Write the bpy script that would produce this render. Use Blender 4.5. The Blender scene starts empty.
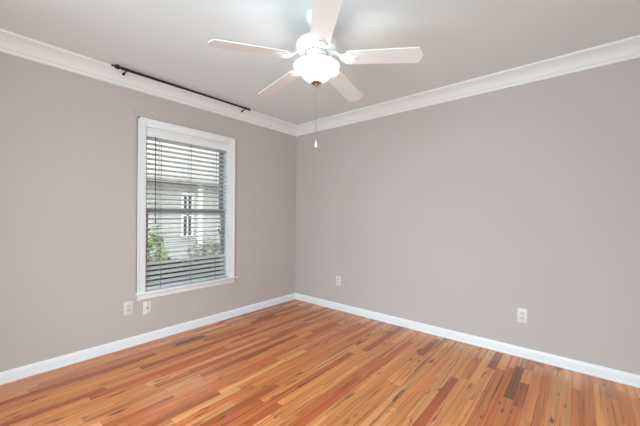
import bpy, bmesh, math, random
from mathutils import Matrix, Vector

random.seed(11)
S = bpy.context.scene
COL = S.collection

# ------------------------------------------------------------------ camera
yaw, roll = 0.7036, 0.0062
F = Vector((-math.sin(yaw), math.cos(yaw), 0))
R0 = Vector((math.cos(yaw), math.sin(yaw), 0))
U0 = Vector((0, 0, 1))
R1 = R0 * math.cos(roll) + U0 * math.sin(roll)
U1 = -R0 * math.sin(roll) + U0 * math.cos(roll)
cam_d = bpy.data.cameras.new('camera')
cam = bpy.data.objects.new('camera', cam_d)
COL.objects.link(cam)
M = Matrix((R1, U1, -F)).transposed().to_4x4()
M.translation = Vector((3.0718, -3.0872, 1.198))
cam.matrix_world = M
cam_d.sensor_width = 36
cam_d.lens = 303.28 / 640 * 36
cam_d.shift_y = 2.345 / 640
cam_d.clip_start = 0.02
S.camera = cam

# ------------------------------------------------------------------ world, view
W = bpy.data.worlds.new('overcast_sky')
S.world = W
W.use_nodes = True
bg = W.node_tree.nodes['Background']
bg.inputs['Color'].default_value = (0.77, 0.98, 1.085, 1)
# overcast sky: the zenith is three times as bright as the horizon
SKY = 1.35
wn = W.node_tree
tcw = wn.nodes.new('ShaderNodeTexCoord')
sx = wn.nodes.new('ShaderNodeSeparateXYZ')
wn.links.new(tcw.outputs['Generated'], sx.inputs[0])
mr = wn.nodes.new('ShaderNodeMapRange')
mr.inputs['From Min'].default_value = 0.0
mr.inputs['From Max'].default_value = 1.0
mr.inputs['To Min'].default_value = SKY
mr.inputs['To Max'].default_value = SKY * 3
wn.links.new(sx.outputs['Z'], mr.inputs['Value'])
# ... and the sky half behind the camera is raised to brighten the room
dt = wn.nodes.new('ShaderNodeVectorMath')
dt.operation = 'DOT_PRODUCT'
dt.inputs[1].default_value = (0.45, -0.893, 0)
wn.links.new(tcw.outputs['Generated'], dt.inputs[0])
ma = wn.nodes.new('ShaderNodeMapRange')
ma.inputs['From Min'].default_value = -1
ma.inputs['From Max'].default_value = 1
ma.inputs['To Min'].default_value = 0.65
ma.inputs['To Max'].default_value = 1.75
wn.links.new(dt.outputs['Value'], ma.inputs['Value'])
mm = wn.nodes.new('ShaderNodeMath')
mm.operation = 'MULTIPLY'
wn.links.new(mr.outputs[0], mm.inputs[0])
wn.links.new(ma.outputs[0], mm.inputs[1])
wn.links.new(mm.outputs[0], bg.inputs['Strength'])
vs = S.view_settings
vs.view_transform = 'Standard'
vs.look = 'None'
vs.gamma = 1
vs.use_curve_mapping = False
vs.exposure = 1.2
S.cycles.use_denoising = True
S.cycles.max_bounces = 12
S.cycles.diffuse_bounces = 7
S.cycles.transparent_max_bounces = 16
BULB_W = 4.6          # total watts of the bulbs in the fan's light bowl
BOWL_EM = 0.62        # radiance of the lit glass

# portals in the window and the added opening behind the camera: they only guide sampling of the sky
def portal(loc, rot, w, h):
    l = bpy.data.lights.new('sky_portal', 'AREA')
    l.shape = 'RECTANGLE'
    l.size, l.size_y = w, h
    l.cycles.is_portal = True
    o = bpy.data.objects.new('sky_portal', l)
    COL.objects.link(o)
    o.location = loc
    o.rotation_euler = rot
RAD = math.radians
portal((-0.16, -1.54, 1.24), (0, RAD(-90), 0), 1.56, 0.9)
portal((2.35, -3.88, 1.17), (RAD(90), 0, 0), 1.9, 2.34)

# ------------------------------------------------------------------ helpers
def s2l(c):
    return tuple((v / 255 / 12.92 if v / 255 <= .04045 else ((v / 255 + .055) / 1.055) ** 2.4) for v in c)

def material(name, col, rough=0.5, metal=0.0, spec=0.5, bump=0.0, bscale=300, vary=0.0, vscale=6, trans=0.0):
    m = bpy.data.materials.new(name)
    m.use_nodes = True
    nt = m.node_tree
    b = nt.nodes['Principled BSDF']
    b.inputs['Base Color'].default_value = (*col, 1)
    b.inputs['Roughness'].default_value = rough
    b.inputs['Metallic'].default_value = metal
    b.inputs['Specular IOR Level'].default_value = spec
    tc = nt.nodes.new('ShaderNodeTexCoord')
    if vary:
        n = nt.nodes.new('ShaderNodeTexNoise')
        n.inputs['Scale'].default_value = vscale
        n.inputs['Detail'].default_value = 4
        nt.links.new(tc.outputs['Object'], n.inputs['Vector'])
        mix = nt.nodes.new('ShaderNodeMix')
        mix.data_type = 'RGBA'
        mix.inputs['A'].default_value = (*[c * (1 - vary) for c in col], 1)
        mix.inputs['B'].default_value = (*[min(1, c * (1 + vary)) for c in col], 1)
        nt.links.new(n.outputs['Fac'], mix.inputs['Factor'])
        nt.links.new(mix.outputs['Result'], b.inputs['Base Color'])
    if bump:
        n = nt.nodes.new('ShaderNodeTexNoise')
        n.inputs['Scale'].default_value = bscale
        nt.links.new(tc.outputs['Object'], n.inputs['Vector'])
        bp = nt.nodes.new('ShaderNodeBump')
        bp.inputs['Strength'].default_value = bump
        bp.inputs['Distance'].default_value = 0.002
        nt.links.new(n.outputs['Fac'], bp.inputs['Height'])
        nt.links.new(bp.outputs['Normal'], b.inputs['Normal'])
    return m

def link(name, bm, mats, parent=None, smooth=False, loc=None, rotz=None):
    me = bpy.data.meshes.new(name)
    bmesh.ops.recalc_face_normals(bm, faces=bm.faces)
    bm.to_mesh(me)
    bm.free()
    for m in (mats if isinstance(mats, (list, tuple)) else [mats]):
        me.materials.append(m)
    o = bpy.data.objects.new(name, me)
    COL.objects.link(o)
    if smooth:
        for p in me.polygons:
            p.use_smooth = True
        try:
            me.set_sharp_from_angle(angle=math.radians(38))
        except Exception:
            pass
    if parent:
        o.parent = parent
    if loc:
        o.location = loc
    if rotz is not None:
        o.rotation_euler = (0, 0, rotz)
    return o

def empty(name, loc=(0, 0, 0), rotz=0):
    o = bpy.data.objects.new(name, None)
    o.empty_display_size = 0.1
    COL.objects.link(o)
    o.location = loc
    o.rotation_euler = (0, 0, rotz)
    return o

def tag(o, label, cat, group=None):
    o['label'] = label
    o['category'] = cat
    if group:
        o['group'] = group
    return o

def struct(o):
    o['kind'] = 'structure'
    return o

def box(bm, lo, hi, bev=0.0, seg=2, mat=0):
    vs_ = [bm.verts.new((x, y, z)) for x in (lo[0], hi[0]) for y in (lo[1], hi[1]) for z in (lo[2], hi[2])]
    fs = [bm.faces.new([vs_[i] for i in f]) for f in
          ((0, 1, 3, 2), (4, 6, 7, 5), (0, 4, 5, 1), (2, 3, 7, 6), (0, 2, 6, 4), (1, 5, 7, 3))]
    for f in fs:
        f.material_index = mat
    if bev:
        es = {e for f in fs for e in f.edges}
        bmesh.ops.bevel(bm, geom=list(es), offset=bev, segments=seg, affect='EDGES', profile=0.5)
    return bm

def tube(bm, a, b, r, n=14, r2=None):
    a, b = Vector(a), Vector(b)
    d = (b - a).normalized()
    t = d.orthogonal().normalized()
    u = d.cross(t)
    r2 = r if r2 is None else r2
    A = [bm.verts.new(a + (t * math.cos(k * 2 * math.pi / n) + u * math.sin(k * 2 * math.pi / n)) * r) for k in range(n)]
    B = [bm.verts.new(b + (t * math.cos(k * 2 * math.pi / n) + u * math.sin(k * 2 * math.pi / n)) * r2) for k in range(n)]
    for k in range(n):
        bm.faces.new((A[k], A[(k + 1) % n], B[(k + 1) % n], B[k]))
    bm.faces.new(A[::-1])
    bm.faces.new(B)

def lathe(bm, prof, n=48, axis='Z', org=(0, 0, 0)):
    """prof: list of (radius, height); a radius of 0 closes to a point"""
    org = Vector(org)
    rings = []
    for r, h in prof:
        pts = []
        for k in range(n if r > 1e-6 else 1):
            a = k * 2 * math.pi / n
            p = {'Z': (r * math.cos(a), r * math.sin(a), h),
                 'Y': (r * math.cos(a), h, r * math.sin(a)),
                 'X': (h, r * math.cos(a), r * math.sin(a))}[axis]
            pts.append(bm.verts.new(org + Vector(p)))
        rings.append(pts)
    for A, B in zip(rings, rings[1:]):
        if len(A) == 1 and len(B) == 1:
            continue
        for k in range(n):
            k2 = (k + 1) % n
            if len(A) == 1:
                bm.faces.new((A[0], B[k], B[k2]))
            elif len(B) == 1:
                bm.faces.new((A[k], A[k2], B[0]))
            else:
                bm.faces.new((A[k], A[k2], B[k2], B[k]))

def prism(bm, outline, f):
    """outline: 2D points; f(u,v,side) -> 3D point for side 0 and 1"""
    A = [bm.verts.new(f(u, v, 0)) for u, v in outline]
    B = [bm.verts.new(f(u, v, 1)) for u, v in outline]
    n = len(A)
    bm.faces.new(A)
    bm.faces.new(B[::-1])
    for k in range(n):
        bm.faces.new((A[k], B[k], B[(k + 1) % n], A[(k + 1) % n]))

# ------------------------------------------------------------------ materials
M_wall = material('greige_wall_paint', (0.592, 0.541, 0.519), 0.75, spec=0.25, bump=0.12, bscale=260, vary=0.015, vscale=2)
M_ceil = material('flat_white_ceiling_paint', (0.79, 0.862, 0.89), 0.9, spec=0.1, bump=0.1, bscale=200)
M_trim = material('white_trim_paint', (0.90, 0.925, 0.935), 0.35, spec=0.4)
M_base = material('cool_white_baseboard_paint', (0.91, 0.94, 0.96), 0.35, spec=0.4)
M_fan = material('white_fan_enamel', (0.86, 0.89, 0.90), 0.35, spec=0.45)
M_blade = material('white_blade_laminate', (0.84, 0.875, 0.89), 0.4, spec=0.4)
M_nickel = material('brushed_nickel', (0.50, 0.44, 0.36), 0.3, metal=1.0)
M_chain = material('pull_chain_metal', (0.42, 0.40, 0.37), 0.4, metal=0.6)
M_black = material('black_iron', (0.012, 0.012, 0.013), 0.45)
M_plate = material('white_plastic_plate', (0.83, 0.80, 0.79), 0.35)
M_recept = material('receptacle_plastic', (0.72, 0.70, 0.69), 0.35)
M_dark = material('dark_slot', (0.03, 0.027, 0.025), 0.6)
M_slat = material('white_faux_wood_slat', (0.85, 0.86, 0.865), 0.45, spec=0.4)
# the slats let a little daylight through
nt = M_slat.node_tree
tl = nt.nodes.new('ShaderNodeBsdfTranslucent')
tl.inputs['Color'].default_value = (0.86, 0.84, 0.83, 1)
ms = nt.nodes.new('ShaderNodeMixShader')
ms.inputs[0].default_value = 0.3
nt.links.new(nt.nodes['Principled BSDF'].outputs[0], ms.inputs[1])
nt.links.new(tl.outputs[0], ms.inputs[2])
nt.links.new(ms.outputs[0], nt.nodes['Material Output'].inputs['Surface'])
M_cord = material('grey_ladder_cord', (0.25, 0.26, 0.28), 0.8)
M_wand = material('dark_tilt_wand', (0.05, 0.05, 0.055), 0.35)
M_sash = material('grey_vinyl_sash', (0.30, 0.31, 0.34), 0.4)
M_screw = material('screw_head_grey', (0.30, 0.29, 0.28), 0.4, metal=0.6)
M_gap = material('dark_floor_gap', (0.05, 0.022, 0.012), 0.8)  # dark joints between the planks

def glass_material():
    m = bpy.data.materials.new('window_glass')
    m.use_nodes = True
    nt = m.node_tree
    nt.nodes.remove(nt.nodes['Principled BSDF'])
    out = nt.nodes['Material Output']
    t = nt.nodes.new('ShaderNodeBsdfTransparent')
    t.inputs['Color'].default_value = (0.66, 0.605, 0.565, 1)
    g = nt.nodes.new('ShaderNodeBsdfGlossy')
    g.inputs['Roughness'].default_value = 0.02
    fr = nt.nodes.new('ShaderNodeFresnel')
    fr.inputs['IOR'].default_value = 1.35
    mx = nt.nodes.new('ShaderNodeMixShader')
    nt.links.new(fr.outputs[0], mx.inputs[0])
    nt.links.new(t.outputs[0], mx.inputs[1])
    nt.links.new(g.outputs[0], mx.inputs[2])
    nt.links.new(mx.outputs[0], out.inputs['Surface'])
    return m
M_glass = glass_material()

def bowl_material():
    m = bpy.data.materials.new('lit_alabaster_glass')
    m.use_nodes = True
    nt = m.node_tree
    b = nt.nodes['Principled BSDF']
    out = nt.nodes['Material Output']
    b.inputs['Base Color'].default_value = (0.08, 0.079, 0.077, 1)
    b.inputs['Roughness'].default_value = 0.3
    tc = nt.nodes.new('ShaderNodeTexCoord')
    n = nt.nodes.new('ShaderNodeTexNoise')
    n.inputs['Scale'].default_value = 9
    n.inputs['Detail'].default_value = 3
    n.inputs['Distortion'].default_value = 1.2
    nt.links.new(tc.outputs['Object'], n.inputs['Vector'])
    r = nt.nodes.new('ShaderNodeMapRange')
    r.inputs['From Min'].default_value = 0.3
    r.inputs['From Max'].default_value = 0.7
    r.inputs['To Min'].default_value = BOWL_EM * 0.6
    r.inputs['To Max'].default_value = BOWL_EM * 1.3
    nt.links.new(n.outputs['Fac'], r.inputs['Value'])
    b.inputs['Emission Color'].default_value = (1.0, 0.975, 0.94, 1)
    nt.links.new(r.outputs[0], b.inputs['Emission Strength'])
    t = nt.nodes.new('ShaderNodeBsdfTransparent')
    t.inputs['Color'].default_value = (0.9, 0.88, 0.85, 1)
    mx = nt.nodes.new('ShaderNodeMixShader')
    mx.inputs[0].default_value = 0.32
    nt.links.new(b.outputs[0], mx.inputs[1])
    nt.links.new(t.outputs[0], mx.inputs[2])
    nt.links.new(mx.outputs[0], out.inputs['Surface'])
    return m
M_bowl = bowl_material()

def floor_material():
    """oak strip: plank tone from a colour attribute, grain in plank-local UV metres"""
    m = bpy.data.materials.new('oiled_oak_strip')
    m.use_nodes = True
    nt = m.node_tree
    L = nt.links.new
    b = nt.nodes['Principled BSDF']
    at = nt.nodes.new('ShaderNodeAttribute')
    at.attribute_name = 'tone'
    uv = nt.nodes.new('ShaderNodeUVMap')
    uv.uv_map = 'plank'
    def mapped(sx, sy):
        mp = nt.nodes.new('ShaderNodeMapping')
        mp.inputs['Scale'].default_value = (sx, sy, 1)
        L(uv.outputs[0], mp.inputs['Vector'])
        return mp.outputs[0]
    def noise(vec, detail, dist=0.0, rough=0.55):
        n = nt.nodes.new('ShaderNodeTexNoise')
        n.inputs['Scale'].default_value = 1
        n.inputs['Detail'].default_value = detail
        n.inputs['Distortion'].default_value = dist
        n.inputs['Roughness'].default_value = rough
        L(vec, n.inputs['Vector'])
        return n.outputs['Fac']
    def rng(v, a, c, d, e):
        r = nt.nodes.new('ShaderNodeMapRange')
        r.inputs['From Min'].default_value = a
        r.inputs['From Max'].default_value = c
        r.inputs['To Min'].default_value = d
        r.inputs['To Max'].default_value = e
        L(v, r.inputs['Value'])
        return r.outputs[0]
    def mul(a, c):
        x = nt.nodes.new('ShaderNodeMath')
        x.operation = 'MULTIPLY'
        L(a, x.inputs[0])
        L(c, x.inputs[1])
        return x.outputs[0]
    fine = rng(noise(mapped(2.2, 190), 3), 0.3, 0.7, 0.87, 1.08)
    broad = rng(noise(mapped(0.8, 30), 4, 0.8), 0.32, 0.68, 0.70, 1.14)
    w = nt.nodes.new('ShaderNodeTexWave')
    w.wave_type = 'RINGS'
    w.rings_direction = 'Z'
    w.inputs['Scale'].default_value = 1.0
    w.inputs['Distortion'].default_value = 5
    w.inputs['Detail'].default_value = 2
    w.inputs['Detail Scale'].default_value = 0.8
    L(mapped(2.4, 34), w.inputs['Vector'])
    rings = rng(w.outputs['Fac'], 0, 1, 0.90, 1.04)
    val = mul(mul(fine, broad), rings)
    vm = nt.nodes.new('ShaderNodeVectorMath')
    vm.operation = 'SCALE'
    L(at.outputs['Color'], vm.inputs[0])
    L(val, vm.inputs['Scale'])
    # dark mineral streaks and small knots
    streak = rng(noise(mapped(1.1, 48), 2, 0.5), 0.585, 0.69, 0, 0.8)
    knot = rng(noise(mapped(5.0, 22), 1, 0.3), 0.665, 0.73, 0, 0.85)
    mxn = nt.nodes.new('ShaderNodeMath')
    mxn.operation = 'MAXIMUM'
    L(streak, mxn.inputs[0])
    L(knot, mxn.inputs[1])
    mx = nt.nodes.new('ShaderNodeMix')
    mx.data_type = 'RGBA'
    L(mxn.outputs[0], mx.inputs['Factor'])
    L(vm.outputs[0], mx.inputs['A'])
    mx.inputs['B'].default_value = (*s2l((98, 52, 30)), 1)
    L(mx.outputs['Result'], b.inputs['Base Color'])
    L(rng(noise(mapped(1.5, 40), 3), 0.3, 0.7, 0.16, 0.24), b.inputs['Roughness'])
    b.inputs['Specular IOR Level'].default_value = 0.65
    bp = nt.nodes.new('ShaderNodeBump')
    bp.inputs['Strength'].default_value = 0.12
    bp.inputs['Distance'].default_value = 0.0012
    L(fine, bp.inputs['Height'])
    L(bp.outputs['Normal'], b.inputs['Normal'])
    return m
M_floor = floor_material()

# ------------------------------------------------------------------ room shell
X1, Y1, H = 3.62, -3.72, 2.44          # room spans x 0..X1, y Y1..0
TW = 0.14

def make_floor():
    bm = bmesh.new()
    uvl = bm.loops.layers.uv.new('plank')
    tone = bm.loops.layers.float_color.new('tone')
    pal = [((238, 162, 98), 5), ((234, 152, 88), 8), ((228, 142, 80), 8), ((222, 132, 72), 7), ((212, 116, 62), 4),
           ((198, 100, 53), 2), ((182, 92, 48), 1.0), ((156, 84, 46), 0.4)]
    cols, wts = [s2l(c) for c, _ in pal], [w for _, w in pal]
    wd, g = 0.0575, 0.0004
    x = 0.0
    while x < X1:
        x2 = min(x + wd, X1)
        y = Y1 - random.random() * 0.8
        while y < 0:
            ln = random.choice((0.25, 0.35, 0.45, 0.55, 0.7, 0.85, 1.0, 1.25))
            a, c = max(y, Y1), min(y + ln, 0)
            y += ln
            if c - a < 0.01:
                continue
            vs_ = [bm.verts.new(p) for p in ((x + g, a + g, 0), (x2 - g, a + g, 0), (x2 - g, c - g, 0), (x + g, c - g, 0))]
            f = bm.faces.new(vs_)
            col = random.choices(cols, wts)[0]
            k = random.uniform(0.92, 1.08)
            ou, ov = random.uniform(0, 60), random.uniform(0, 60)
            for lp in f.loops:
                p = lp.vert.co
                lp[uvl].uv = (ou + p.y - a, ov + p.x - x)
                lp[tone] = (col[0] * k, col[1] * k, col[2] * k, 1)
        x += wd
    box(bm, (-0.02, Y1 - 0.02, -0.12), (X1 + 0.02, 0.02, -0.0015), mat=1)
    o = link('floor', bm, [M_floor, M_gap])
    return struct(o)
make_floor()

def wallbox(name, lo, hi, m):
    bm = bmesh.new()
    box(bm, lo, hi)
    return struct(link(name, bm, m))
wallbox('ceiling', (-TW, Y1 - TW, H), (X1 + TW, TW, H + 0.12), M_ceil)
wallbox('wall_right', (-TW, 0, -0.12), (X1 + TW, TW, H), M_wall)
# the two walls behind the camera; one has a wide opening added to let in daylight
wallbox('wall_back', (X1, Y1, -0.12), (X1 + TW, 0, H), M_wall)
ON = (1.40, 3.30, 2.34)        # added opening in wall_near: x from, x to, head height
bm = bmesh.new()
for lo, hi in (((-TW, Y1 - TW, -0.12), (ON[0], Y1, H)), ((ON[1], Y1 - TW, -0.12), (X1 + TW, Y1, H)),
               ((ON[0], Y1 - TW, ON[2]), (ON[1], Y1, H)), ((ON[0], Y1 - TW, -0.12), (ON[1], Y1, 0))):
    box(bm, lo, hi)
struct(link('wall_near', bm, M_wall))
# window wall with its opening
WY0, WY1, WZ0, WZ1 = -1.985, -1.10, 0.462, 2.012
bm = bmesh.new()
for lo, hi in (((-TW, Y1, -0.12), (0, WY0, H)), ((-TW, WY1, -0.12), (0, 0, H)),
               ((-TW, WY0, -0.12), (0, WY1, WZ0)), ((-TW, WY0, WZ1), (0, WY1, H))):
    box(bm, lo, hi)
bmesh.ops.remove_doubles(bm, verts=bm.verts, dist=1e-5)
struct(link('wall_left', bm, M_wall))

# mitred runs of a profile (d = distance from wall, z)
def run(name, prof, side, m):
    bm = bmesh.new()
    def P(d, z, end):
        if side == 'left':
            return (d, (Y1 + d) if end == 0 else -d, z)
        if side == 'right':
            return (d if end == 0 else X1 - d, -d, z)
        if side == 'back':
            return (X1 - d, -d if end == 0 else Y1 + d, z)
        return (X1 - d if end == 0 else d, Y1 + d, z)
    prism(bm, prof, lambda u, v, s: P(u, v, s))
    o = link(name, bm, m, smooth=True)
    return struct(o)
crown = [(0, 2.440), (0, 2.3215), (0.012, 2.3215), (0.0165, 2.325), (0.0185, 2.335), (0.018, 2.345), (0.025, 2.349), (0.028, 2.355)]
for i in range(9):
    t = i / 8
    a = t * math.pi / 2
    crown.append((0.030 + 0.062 * (1 - math.cos(a)) * 0.55 + 0.062 * t * 0.45, 2.358 + 0.060 * math.sin(a) * 0.55 + 0.060 * t * 0.45))
crown += [(0.098, 2.421), (0.106, 2.425), (0.111, 2.432), (0.111, 2.440)]
base = [(0, 0.0), (0.0135, 0.0), (0.0165, 0.004), (0.0165, 0.014), (0.0145, 0.018), (0.0130, 0.019), (0.0130, 0.066), (0.0115, 0.073), (0.0085, 0.078),
        (0.0075, 0.083), (0.005, 0.0868), (0, 0.0868)]
for i, s in enumerate(('left', 'right', 'back', 'near')):
    run('trim_%d' % (i + 1), crown, s, M_trim)
    if s != 'near':
        run('baseboard_' + s, base, s, M_base)
bm = bmesh.new()
for a, c in ((0.0, ON[0]), (ON[1], X1)):
    prism(bm, base, lambda u, v, q: ((a, c)[q], Y1 + u, v))
struct(link('baseboard_near', bm, M_base))

# ------------------------------------------------------------------ window
win = struct(empty('window_1', (0, -1.5425, WZ0)))
def wpart(name, boxes, m, parent=win, bev=0.0025):
    bm = bmesh.new()
    q = Vector(win.location)
    for lo, hi in boxes:
        box(bm, Vector(lo) - q, Vector(hi) - q, bev)
    return link(name, bm, m, parent, smooth=bool(bev))
CY0, CY1, CZ1 = -2.058, -1.030, 2.089
# casing: flat boards with a raised outer back band
wpart('casing', [((0, CY0, 0.478), (0.018, WY0 - 0.001, CZ1)), ((0, WY1 + 0.001, 0.478), (0.018, CY1, CZ1)),
                 ((0, WY0 - 0.001, WZ1 + 0.001), (0.018, WY1 + 0.001, CZ1)),
                 ((0, CY0, 0.478), (0.026, CY0 + 0.018, CZ1)), ((0, CY1 - 0.018, 0.478), (0.026, CY1, CZ1)),
                 ((0, CY0, CZ1 - 0.018), (0.026, CY1, CZ1))], M_trim)
wpart('stool', [((-0.085, WY0, WZ0), (0.0, WY1, 0.478)), ((0.0, CY0 - 0.014, WZ0), (0.048, CY1 + 0.034, 0.478))], M_trim, bev=0.003)
wpart('apron', [((0, CY0 + 0.008, 0.408), (0.016, CY1 + 0.008, WZ0))], M_trim, bev=0.003)
wpart('jamb', [((-TW, WY0, 0.478), (0.001, WY0 + 0.007, WZ1)), ((-TW, WY1 - 0.007, 0.478), (0.001, WY1, WZ1)),
               ((-TW, WY0 + 0.007, WZ1 - 0.014), (0.001, WY1 - 0.007, WZ1))], M_trim, bev=0.0015)
jy0, jy1 = WY0 + 0.007, WY1 - 0.007
def sash(x, z0, z1, bot, top):
    s = wpart('sash', [((x - 0.016, jy0, z0), (x + 0.016, jy0 + 0.042, z1)), ((x - 0.016, jy1 - 0.042, z0), (x + 0.016, jy1, z1)),
                       ((x - 0.016, jy0 + 0.042, z0), (x + 0.016, jy1 - 0.042, z0 + bot)),
                       ((x - 0.016, jy0 + 0.042, z1 - top), (x + 0.016, jy1 - 0.042, z1))], M_sash, bev=0.002)
    wpart('glass_pane', [((x - 0.003, jy0 + 0.036, z0 + bot - 0.005), (x + 0.003, jy1 - 0.036, z1 - top + 0.005))], M_glass, s, bev=0)
    return s
sash(-0.083, 0.478, 1.262, 0.065, 0.046)
sash(-0.119, 1.214, WZ1 - 0.014, 0.046, 0.05)

# ------------------------------------------------------------------ blind
bl = tag(empty('window_blind', (-0.034, -1.5425, 0.479)),
         'white horizontal slat blind lowered inside the white framed window', 'blind')
BY = (jy1 - jy0) / 2 - 0.006
ZB = 0.479
bm = bmesh.new()
box(bm, (-0.026, -BY, 1.936 - ZB), (0.022, BY, 1.994 - ZB), 0.002)
link('headrail', bm, M_slat, bl, smooth=True)
bm = bmesh.new()
prism(bm, [(0.0225, 1.930), (0.0285, 1.930), (0.031, 1.938), (0.0285, 1.944), (0.0285, 1.978), (0.032, 1.984), (0.032, 1.996), (0.0225, 1.996)],
      lambda u, v, s: (u, (-BY - 0.004, BY + 0.004)[s], v - ZB))
link('valance', bm, M_trim, bl)
bm = bmesh.new()
pitch = 0.0474
z = 1.915
slat_z = []
while z > 0.515:
    slat_z.append(z)
    z -= pitch
n = len(slat_z)
for i, z in enumerate(slat_z):
    low = i >= n - 5
    tilt = math.radians(22 if low else -12)      # + : outer edge up
    tilt += math.radians(random.uniform(-1, 1))
    dy = random.uniform(-0.0015, 0.0015)
    cs, sn = math.cos(tilt), math.sin(tilt)
    pts = []
    for k in range(6):                                # shallow crowned cross-section
        u = -0.025 + 0.05 * k / 5
        pts.append((u, 0.0017 + 0.0012 * (1 - (u / 0.025) ** 2)))
    for k in range(5, -1, -1):
        u = -0.025 + 0.05 * k / 5
        pts.append((u, -0.0017 + 0.0012 * (1 - (u / 0.025) ** 2)))
    prism(bm, pts, lambda u, v, s: (u * cs + v * sn, (-BY, BY)[s] + dy, z - ZB - u * sn + v * cs))
sl = link('slats', bm, M_slat, bl)
bm = bmesh.new()
box(bm, (-0.025, -BY, 0.006), (0.025, BY, 0.030), 0.004)
link('bottom_rail', bm, M_slat, bl, smooth=True)
for y in (-0.298, 0.0, 0.29):
    bm = bmesh.new()
    for x in (-0.0262, 0.0262):
        tube(bm, (x, y, 0.012), (x, y, 1.46), 0.0027, 6)
    for z in slat_z:
        tube(bm, (-0.026, y, z - ZB - 0.006), (0.026, y, z - ZB - 0.006), 0.0007, 5)
    link('ladder_cord', bm, M_cord, bl)
bm = bmesh.new()
tube(bm, (0.036, -0.355, 1.452), (0.037, -0.355, 0.640), 0.0042, 8)
lathe(bm, [(0, 0.625), (0.005, 0.628), (0.006, 0.645), (0.0042, 0.66)], 8, org=(0.037, -0.355, 0))
tube(bm, (0.030, -0.355, 1.462), (0.0365, -0.355, 1.448), 0.002, 6)
link('tilt_wand', bm, M_wand, bl, smooth=True)['label'] = 'dark wand hanging from the left end'
for dy, zt in ((0.0, 0.565), (0.010, 0.535)):
    bm = bmesh.new()
    tube(bm, (0.034, 0.318 + dy, 1.455), (0.034, 0.318 + dy, zt), 0.0009, 6)
    c = link('lift_cord', bm, M_cord, bl)
    bm = bmesh.new()
    lathe(bm, [(0, zt + 0.004), (0.003, zt), (0.006, zt - 0.022), (0.0075, zt - 0.030), (0.004, zt - 0.034), (0, zt - 0.034)], 12, org=(0.034, 0.318 + dy, 0))
    link('tassel', bm, M_wand, c, smooth=True)

# ------------------------------------------------------------------ ceiling fan
FX, FY = 1.828, -1.664
fan = tag(empty('ceiling_fan', (FX, FY, H)), 'white five blade ceiling fan with lit glass bowl hanging from the ceiling', 'ceiling fan')
def fpart(name, prof, m, parent=fan, n=56):
    bm = bmesh.new()
    lathe(bm, [(r, z - H) for r, z in prof], n)
    return link(name, bm, m, parent, smooth=True)
fpart('canopy', [(0, 2.4398), (0.066, 2.4398), (0.068, 2.432), (0.066, 2.420), (0.060, 2.402), (0.046, 2.384), (0.028, 2.374), (0.018, 2.370), (0, 2.370)], M_fan)
fpart('downrod', [(0, 2.372), (0.0125, 2.372), (0.0125, 2.352), (0.026, 2.350), (0.030, 2.338), (0.030, 2.325), (0, 2.325)], M_fan, n=24)
fpart('motor_housing', [(0, 2.332), (0.034, 2.330), (0.046, 2.312), (0.056, 2.296), (0.090, 2.284), (0.116, 2.272), (0.128, 2.258), (0.130, 2.246), (0.130, 2.236),
                        (0.126, 2.233), (0.126, 2.227), (0.118, 2.219), (0.112, 2.217), (0.108, 2.219), (0.102, 2.216), (0.088, 2.212), (0.078, 2.208), (0, 2.208)], M_fan)
# vent slots round the underside of the housing
bm = bmesh.new()
for k in range(15):
    a = k * 2 * math.pi / 15 + 0.1
    ca, sa = math.cos(a), math.sin(a)
    prism(bm, [(0.066, -0.005), (0.074, -0.006), (0.074, 0.006), (0.066, 0.005)],
          lambda u, v, s: (u * ca - v * sa, u * sa + v * ca, (2.2065, 2.210)[s] - H))
link('vent_slots', bm, M_screw, fan)
fpart('switch_housing', [(0, 2.209), (0.060, 2.209), (0.062, 2.204), (0.060, 2.196), (0.052, 2.192), (0.052, 2.160), (0.058, 2.156), (0.090, 2.150), (0.098, 2.144),
                         (0.099, 2.136), (0.095, 2.129), (0.020, 2.129), (0, 2.129)], M_fan)  # wide hidden lower pan added to shade the housing from the bulbs
# fitter: three arms holding the bowl rim
for k in range(3):
    a = k * 2 * math.pi / 3 + 0.5
    bm = bmesh.new()
    tube(bm, (0.09 * math.cos(a), 0.09 * math.sin(a), 2.138 - H), (0.132 * math.cos(a), 0.132 * math.sin(a), 2.124 - H), 0.004, 8)
    link('bowl_arm', bm, M_fan, fan, smooth=True)
# bowl: thin shell open at the top with a rolled rim
outer = [(0.014, 2.0285), (0.032, 2.029), (0.048, 2.033), (0.063, 2.041), (0.078, 2.053), (0.092, 2.068), (0.105, 2.086), (0.117, 2.102), (0.129, 2.113), (0.140, 2.119), (0.1445, 2.1235)]
inner = [(r - 0.0035, z + 0.003) for r, z in outer[::-1]]
fpart('light_bowl', outer + inner[:-1] + [(0.0125, 2.0300), (0.014, 2.0285)], M_bowl)['label'] = 'lit frosted glass bowl'
fin = fpart('finial', [(0, 2.132), (0.0045, 2.132), (0.0045, 2.030), (0.022, 2.0282), (0.033, 2.0255), (0.0345, 2.0225), (0.030, 2.0185), (0.015, 2.016), (0.009, 2.012), (0.0115, 2.008),
                       (0.008, 2.002), (0.003, 2.000), (0, 2.000)], M_nickel, n=28)
fin['label'] = 'brushed nickel finial under the glass bowl'
bm = bmesh.new()
z = 2.000
while z > 1.668:
    lathe(bm, [(0, z - H), (0.0019, z - 0.0017 - H), (0.0019, z - 0.0034 - H), (0, z - 0.0051 - H)], 6)
    z -= 0.0046
tube(bm, (0, 0, 2.002 - H), (0, 0, 1.664 - H), 0.0011, 6)
lathe(bm, [(0, 1.822 - H), (0.0034, 1.819 - H), (0.0034, 1.802 - H), (0, 1.799 - H)], 10)
ch = link('pull_chain', bm, M_chain, fan, smooth=True)
bm = bmesh.new()
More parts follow.
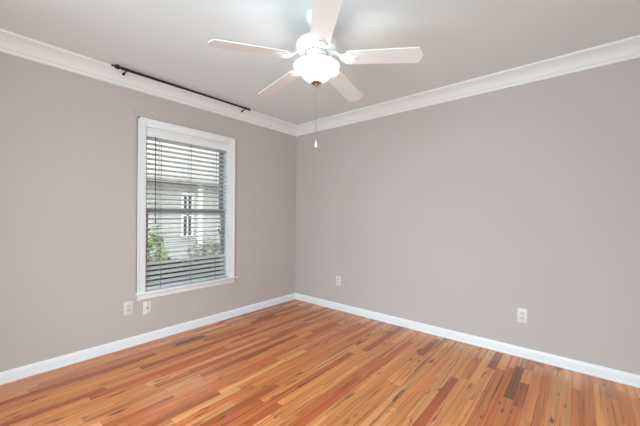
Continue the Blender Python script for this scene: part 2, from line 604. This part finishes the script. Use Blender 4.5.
lathe(bm, [(0, 1.667 - H), (0.003, 1.665 - H), (0.0045, 1.652 - H), (0.0085, 1.636 - H), (0.0095, 1.628 - H), (0.007, 1.622 - H), (0, 1.621 - H)], 16)
link('fob', bm, M_plate, ch, smooth=True)['label'] = 'white bell-shaped pull'

# blades
BR, BW, BP, BD = 0.636, 0.129, -0.185, 0.073
Z0 = 2.171 - H
def bz(r, s):
    return Z0 + s * math.sin(BP) - BD * r
def blade_pt(r, s, off):
    return (r + off * 0.07, s * math.cos(BP), bz(r, s) + off)
def wid(r):
    return BW * (0.8 + 0.2 * r / BR)
def blade_outline():
    o = []
    r0 = 0.185
    pts = [(r0, -0.30), (r0 + 0.012, -0.46), (r0 + 0.03, -0.5)]
    pts += [(r0 + 0.03 + (BR - 0.03 - r0 - 0.03) * k / 8, -0.5) for k in range(1, 9)]
    pts += [(BR - 0.028, -0.5), (BR - 0.012, -0.27), (BR, 0.0)]
    pts = [(r, s * wid(r)) for r, s in pts]
    o = pts + [(r, -s) for r, s in pts[-2::-1]]
    return [p for i, p in enumerate(o) if i == 0 or (abs(p[0] - o[i - 1][0]) + abs(p[1] - o[i - 1][1])) > 1e-4]
def make_blade():
    bm = bmesh.new()
    prism(bm, blade_outline(), lambda u, v, s: blade_pt(u, v, 0.006 * s))
    bl_ = link('blade', bm, M_blade, fan)
    # ornate bracket under the blade root, reaching to the motor
    half = [(0.085, 0.014), (0.115, 0.012), (0.140, 0.013), (0.158, 0.020), (0.172, 0.034), (0.184, 0.045), (0.200, 0.050), (0.214, 0.047), (0.223, 0.038),
            (0.226, 0.027), (0.236, 0.022), (0.248, 0.020), (0.258, 0.013), (0.262, 0.0)]
    out = [(r, -s) for r, s in half] + half[-2::-1]
    def bp(u, v, s):
        t = min(1, max(0, (0.175 - u) / 0.075))
        t = t * t * (3 - 2 * t)
        p = blade_pt(u, v, -0.0062 + 0.006 * s)
        return (p[0], p[1], p[2] * (1 - t) + t * (2.206 - H + 0.006 * s))
    bm = bmesh.new()
    prism(bm, out, bp)
    bmesh.ops.bevel(bm, geom=[e for e in bm.edges if abs((e.verts[0].co - e.verts[1].co).z) < 0.02 and len(e.link_faces) == 2
                              and any(len(f.verts) > 6 for f in e.link_faces)], offset=0.0015, segments=1, affect='EDGES')
    link('blade_bracket', bm, M_fan, bl_, smooth=True)
    for r, s in ((0.202, -0.032), (0.202, 0.032), (0.244, 0.0)):
        bm = bmesh.new()
        p = Vector(blade_pt(r, s, -0.0062))
        lathe(bm, [(0, -0.0028), (0.003, -0.0024), (0.0048, -0.0005), (0.0048, 0.001), (0, 0.001)], 10, org=p)
        link('screw', bm, M_screw, bl_, smooth=True)
    return bl_
b0 = make_blade()
th0 = 0.483
for k in range(5):
    if k == 0:
        b = b0
    else:
        b = b0.copy()
        COL.objects.link(b)
        b.parent = fan
        for c in list(b0.children):
            d = c.copy()
            COL.objects.link(d)
            d.parent = b
    b.rotation_euler = (0, 0, th0 + k * 2 * math.pi / 5)
# the bulbs inside the bowl
for k in range(2):
    ld = bpy.data.lights.new('bulb_light', 'POINT')
    ld.energy = BULB_W / 2
    ld.color = (1.0, 0.965, 0.92)
    ld.shadow_soft_size = 0.03
    lo = bpy.data.objects.new('bulb_light', ld)
    COL.objects.link(lo)
    lo.parent = fan
    a = math.radians(40 + 180 * k)
    lo.location = (0.05 * math.cos(a), 0.05 * math.sin(a), 2.066 - H)

# ------------------------------------------------------------------ curtain rod on the crown moulding
RX = 0.165
ra, rb = Vector((RX, -2.308, 2.4155)), Vector((RX, -0.925, 2.4200))
rod = tag(empty('curtain_rod', (RX, -1.6, 2.418)), 'thin black curtain rod with end knobs mounted on the crown moulding above the window', 'curtain rod')
q = Vector(rod.location)
bm = bmesh.new()
tube(bm, ra + Vector((0, 0.09, 0)) - q, rb - Vector((0, 0.02, 0)) - q, 0.0098, 14)
tube(bm, ra + Vector((0, 0.09, 0)) - q, ra + Vector((0, 0.60, 0.0017)) - q, 0.0115, 14)
link('rod', bm, M_black, rod, smooth=True)
bm = bmesh.new()
lathe(bm, [(0, 0), (0.007, 0.003), (0.0085, 0.010), (0.006, 0.018), (0.006, 0.022), (0.014, 0.028), (0.0185, 0.040), (0.0185, 0.052), (0.014, 0.062), (0.009, 0.066),
           (0.012, 0.072), (0.0135, 0.084), (0.010, 0.094), (0.010, 0.11), (0, 0.11)], 18, 'Y', ra - q)
link('finial', bm, M_black, rod, smooth=True)
bm = bmesh.new()
lathe(bm, [(0, 0), (0.008, -0.002), (0.0135, -0.010), (0.0145, -0.018), (0.0115, -0.030), (0.008, -0.036), (0.008, -0.05), (0, -0.05)], 18, 'Y', rb - q)
link('finial', bm, M_black, rod, smooth=True)
for y in (-2.192, -0.985):
    zr = ra.z + (rb.z - ra.z) * (y - ra.y) / (rb.y - ra.y)
    bm = bmesh.new()
    c = Vector((RX, y, zr)) - q
    lathe(bm, [(0.0090, -0.006), (0.0125, -0.006), (0.0125, 0.006), (0.0090, 0.006), (0.0090, -0.006)], 16, 'Y', c)
    e = Vector((0.092, y - 0.004, 2.4025)) - q
    tube(bm, c + Vector((-0.010, 0, -0.002)), e, 0.0052, 10)
    d = (c - e).normalized()
    tube(bm, e - Vector((0.006, 0, 0.002)), e + d * 0.004, 0.011, 14)
    link('bracket', bm, M_black, rod, smooth=True)

# ------------------------------------------------------------------ wall plates
def plate_mesh(w=0.072, h=0.119, t=0.0055):
    bm = bmesh.new()
    box(bm, (-w / 2, 0, -h / 2), (w / 2, t, h / 2), 0.0022, 2)
    return bm
def screw(z, parent):
    bm = bmesh.new()
    lathe(bm, [(0, 0.0074), (0.0022, 0.0071), (0.0030, 0.0054), (0, 0.0054)], 10, 'Y', (0, 0, z))
    return link('screw', bm, M_recept, parent, smooth=True)
def make_outlet(loc, rot):
    t = empty('wall_outlet', loc, rot)
    link('cover_plate', plate_mesh(), M_plate, t, smooth=True)
    for s in (-1, 1):
        bm = bmesh.new()
        z0 = s * 0.0195
        pts = []
        for k in range(24):                         # round face with flattened top and bottom
            a = k * math.pi / 12
            pts.append((0.0172 * math.cos(a), z0 + max(-0.0138, min(0.0138, 0.0172 * math.sin(a)))))
        prism(bm, pts, lambda u, v, q: (u, (0.0053, 0.0072)[q], v))
        r = link('receptacle', bm, M_recept, t)
        bm = bmesh.new()
        box(bm, (-0.0082, 0.0070, z0 - 0.001), (-0.0056, 0.0075, z0 + 0.0085))
        box(bm, (0.0056, 0.0070, z0 - 0.0002), (0.0082, 0.0075, z0 + 0.0078))
        lathe(bm, [(0, 0.0070), (0.0027, 0.0070), (0.0027, 0.0075), (0, 0.0075)], 10, 'Y', (0, 0, z0 - 0.0075))
        link('slots', bm, M_dark, r)
    screw(0, t)
    return t
def copy_tree(o, parent=None):
    c = o.copy()
    COL.objects.link(c)
    if parent:
        c.parent = parent
    for ch_ in list(o.children):
        copy_tree(ch_, c)
    return c
# local +Y is the way the plate faces
o1 = make_outlet((0.0, -2.121, 0.354), math.radians(-90))
tag(o1, 'white duplex outlet plate left of the coax plate, below the window\'s left corner', 'outlet', 'duplex outlets on the walls')
o2 = copy_tree(o1)
o2.location, o2.rotation_euler = (2.719, 0.0, 0.356), (0, 0, math.radians(180))
tag(o2, 'white duplex outlet plate at the right end of the right wall, farthest from the window', 'outlet', 'duplex outlets on the walls')
o3 = copy_tree(o1)
o3.location, o3.rotation_euler = (0.767, 0.0, 0.370), (0, 0, math.radians(180))
tag(o3, 'white duplex outlet plate low on the right wall, nearest the room corner', 'outlet', 'duplex outlets on the walls')
cx = tag(empty('coax_plate', (0.0, -1.964, 0.322), math.radians(-90)), 'white wall plate with one dark round jack just under the window apron', 'wall plate')
link('cover_plate', plate_mesh(), M_plate, cx, smooth=True)
bm = bmesh.new()
lathe(bm, [(0, 0.0052), (0.0085, 0.0052), (0.0085, 0.0075), (0.0058, 0.0075), (0.0055, 0.014), (0.0025, 0.0145), (0.0022, 0.010), (0, 0.010)], 6, 'Y')
link('jack', bm, M_screw, cx)
for z in (-0.042, 0.042):
    screw(z, cx)

# ------------------------------------------------------------------ floor register
reg = tag(empty('floor_vent', (0.272, -1.682, 0.0)), 'flush wooden floor vent with dark slots near the window wall baseboard', 'vent')
bm = bmesh.new()
uvl = bm.loops.layers.uv.new('plank')
tone = bm.loops.layers.float_color.new('tone')
fw, fl, sw, slh = 0.052, 0.165, 0.029, 0.131
hgt = 0.0024
for lo, hi in (((-fw, -fl), (-sw, fl)), ((sw, -fl), (fw, fl)), ((-sw, -fl), (sw, -slh)), ((-sw, slh), (sw, fl)), ((-sw, -0.009), (sw, 0.009))):
    box(bm, (lo[0], lo[1], 0.0002), (hi[0], hi[1], hgt))
for g in (-1, 1):
    nb = 5
    for k in range(1, nb):
        y = g * (0.009 + (slh - 0.009) * k / nb)
        box(bm, (-sw, y - 0.0052, 0.0002), (sw, y + 0.0052, hgt))
c = s2l((200, 128, 86))
for f in bm.faces:
    for lp in f.loops:
        lp[uvl].uv = (21.6 + lp.vert.co.y, 33.4 + lp.vert.co.x)
        lp[tone] = (*c, 1)
link('grille', bm, M_floor, reg)
bm = bmesh.new()
box(bm, (-sw - 0.004, -slh - 0.004, 0.0001), (sw + 0.004, slh + 0.004, 0.0012))
link('dark_backing', bm, M_dark, reg)  # dark plate standing in for the shade inside the duct

# ------------------------------------------------------------------ two screw holes up-left of the window
for z, which in ((2.135, 'upper'), (2.112, 'lower')):
    bm = bmesh.new()
    lathe(bm, [(0, 0.0016), (0.002, 0.0016), (0.0052, 0.0008), (0.0052, 0.0), (0, 0.0)], 12, 'X')
    tag(link('screw_hole', bm, M_screw, loc=(0.0001, -2.0805, z)),
        'tiny dark screw hole in the wall above the window\'s left corner, %s of the pair' % which, 'screw hole', 'old screw holes')

# ------------------------------------------------------------------ outside the window
M_lawn = material('dry_lawn', (0.30, 0.31, 0.24), 0.9, spec=0.1, vary=0.45, vscale=1.5)
M_siding = material('pale_grey_siding', (0.50, 0.51, 0.515), 0.7, spec=0.2)
M_white = material('white_exterior_paint', (0.85, 0.86, 0.86), 0.6)
M_roof = material('grey_roof_edge', (0.33, 0.34, 0.36), 0.8)
M_pane = material('dark_window_pane', (0.04, 0.045, 0.055), 0.2)
M_leaf = material('bright_green_leaf', (0.24, 0.31, 0.13), 0.6, vary=0.6, vscale=9)
M_leaf2 = material('grey_green_leaf', (0.18, 0.21, 0.17), 0.7, vary=0.5, vscale=9)
M_stem = material('brown_stem', (0.16, 0.11, 0.08), 0.8)
GZ = -0.75
bm = bmesh.new()
box(bm, (-26, -14, GZ - 0.2), (-0.2, 22, GZ))
struct(link('lawn', bm, M_lawn))

bm = bmesh.new()
box(bm, (-9.0, -9, GZ), (-5.2, 12, GZ + 0.04), 0.02)  # dark bed added to darken the view through the lowest slats
struct(link('mulch_bed', bm, material('dark_bark_mulch', (0.055, 0.045, 0.04), 0.95, spec=0.1, bump=0.6, bscale=30, vary=0.6, vscale=14)))

hs = tag(empty('neighbouring_house', (-9.0, 2.0, GZ)), 'pale grey sided house with a dark window seen through the blind', 'house')
bm = bmesh.new()
HH = 3.15
y0, y1 = -7.0, 9.0
k = 0
while k * 0.16 < HH:                       # clapboards, each leaning out at its foot
    z0, z1 = k * 0.16, min(HH, k * 0.16 + 0.16)
    prism(bm, [(0.0, z0), (0.022, z0), (0.004, z1), (0.0, z1)], lambda u, v, s: (u, (y0, y1)[s], v))
    k += 1
box(bm, (-6, y0, 0), (0.0, y1, HH))
link('siding', bm, M_siding, hs)
bm = bmesh.new()
prism(bm, [(0.45, HH), (0.45, HH + 0.16), (-3.0, HH + 0.42), (-6.45, HH + 0.16), (-6.45, HH)], lambda u, v, s: (u, (y0 - 0.4, y1 + 0.4)[s], v))
link('roof', bm, M_roof, hs)
def house_window(y, z0, z1, w):
    bm = bmesh.new()
    t = 0.09
    for lo, hi in (((-w / 2 - t, z0 - t), (-w / 2, z1 + t)), ((w / 2, z0 - t), (w / 2 + t, z1 + t)), ((-w / 2, z0 - t), (w / 2, z0)), ((-w / 2, z1), (w / 2, z1 + t)),
                   ((-0.03, z0), (0.03, z1)), ((-w / 2, (z0 + z1) / 2 - 0.03), (w / 2, (z0 + z1) / 2 + 0.03))):
        box(bm, (0.0, y + lo[0], lo[1]), (0.06, y + hi[0], hi[1]))
    f = link('window', bm, M_white, hs)
    bm = bmesh.new()
    box(bm, (0.005, y - w / 2, z0), (0.03, y + w / 2, z1))
    link('pane', bm, M_pane, f)
house_window(0.80, 1.1, 2.72, 0.32)
house_window(-3.2, 1.2, 2.6, 0.9)
house_window(4.6, 1.2, 2.6, 0.9)
for y in (1.28, -1.6, 3.6):
    bm = bmesh.new()
    box(bm, (0.02, y - 0.09, 0), (0.20, y + 0.09, HH), 0.01)
    box(bm, (0.0, y - 0.12, 0), (0.23, y + 0.12, 0.25), 0.01)
    box(bm, (0.0, y - 0.12, HH - 0.18), (0.23, y + 0.12, HH), 0.01)
    link('pilaster', bm, M_white, hs)

def shrub(name, label, loc, rx, ry, h, nleaf, lsz, ml, group):
    t = tag(empty(name, loc), label, 'shrub', group)
    bm = bmesh.new()
    rnd = random.Random(int(1000 * (loc[1] + 50)))
    for k in range(9):
        a = rnd.uniform(0, 6.28)
        r = rnd.uniform(0.3, 0.8)
        tube(bm, (0.05 * math.cos(a), 0.05 * math.sin(a), 0.0), (rx * r * math.cos(a), ry * r * math.sin(a), h * rnd.uniform(.55, .9)), 0.014, 6, 0.005)
    link('stems', bm, M_stem, t)
    bm = bmesh.new()
    for k in range(nleaf):
        u = rnd.uniform(-1, 1)
        a = rnd.uniform(0, 6.283)
        rr = rnd.uniform(0.45, 1) ** 0.5 * (1 + 0.18 * math.sin(3 * a + 4 * u))
        s = math.sqrt(1 - u * u)
        c = Vector((rx * rr * s * math.cos(a), ry * rr * s * math.sin(a), h * (0.54 + 0.46 * rr * u)))
        d = Vector((rnd.gauss(0, 1), rnd.gauss(0, 1), rnd.gauss(0, 1))).normalized()
        e = d.orthogonal().normalized()
        L = lsz * rnd.uniform(0.6, 1.3)
        f = d.cross(e) * L * 0.12
        vs_ = [bm.verts.new(c + p) for p in (-d * L, -d * L * .2 + e * L * .42 + f, d * L, -d * L * .2 - e * L * .42 + f)]
        bm.faces.new((vs_[0], vs_[1], vs_[2]))
        bm.faces.new((vs_[0], vs_[2], vs_[3]))
    link('foliage', bm, ml, t)
G = 'shrubs outside the window'
t = tag(empty('hedge', (-0.95, -0.5, GZ)), 'low dark clipped hedge added outside to darken the gaps between the bottom slats of the blind', 'hedge')  # added as a dark backing behind the lowest slat gaps
bm = bmesh.new()
rnd = random.Random(5)
for k in range(16):
    y = -1.9 + 3.8 * (k + 0.5) / 16
    tube(bm, (rnd.uniform(-.1, .1), y, 0), (rnd.uniform(-.2, .2), y + rnd.uniform(-.1, .1), 1.15), 0.012, 6, 0.005)
link('stems', bm, M_stem, t)
bm = bmesh.new()
for k in range(5200):
    c = Vector((rnd.uniform(-.27, .27), rnd.uniform(-2, 2), rnd.uniform(0.35, 1.31) if k % 3 else rnd.uniform(1.15, 1.32)))
    d = Vector((rnd.gauss(0, 1), rnd.gauss(0, 1), rnd.gauss(0, 1))).normalized()
    e = d.orthogonal().normalized()
    L = 0.045 * rnd.uniform(0.6, 1.3)
    f = d.cross(e) * L * 0.12
    vs_ = [bm.verts.new(c + p) for p in (-d * L, e * L * .5 + f, d * L, -e * L * .5 + f)]
    bm.faces.new((vs_[0], vs_[1], vs_[2]))
    bm.faces.new((vs_[0], vs_[2], vs_[3]))
link('foliage', bm, material('dark_hedge_leaf', (0.028, 0.038, 0.028), 0.6, vary=0.4, vscale=9), t)
shrub('shrub', 'bright green shrub seen through the lower left of the blind', (-2.6, -1.02, GZ), 0.62, 0.36, 1.78, 950, 0.05, M_leaf, G)
shrub('shrub', 'grey green shrub seen through the lower right of the blind', (-4.4, 1.35, GZ), 0.75, 0.7, 1.25, 1600, 0.05, M_leaf2, G)
shrub('shrub', 'low grey green shrub seen through the lower middle of the blind', (-3.7, -0.15, GZ), 0.5, 0.42, 0.95, 1200, 0.05, M_leaf2, G)
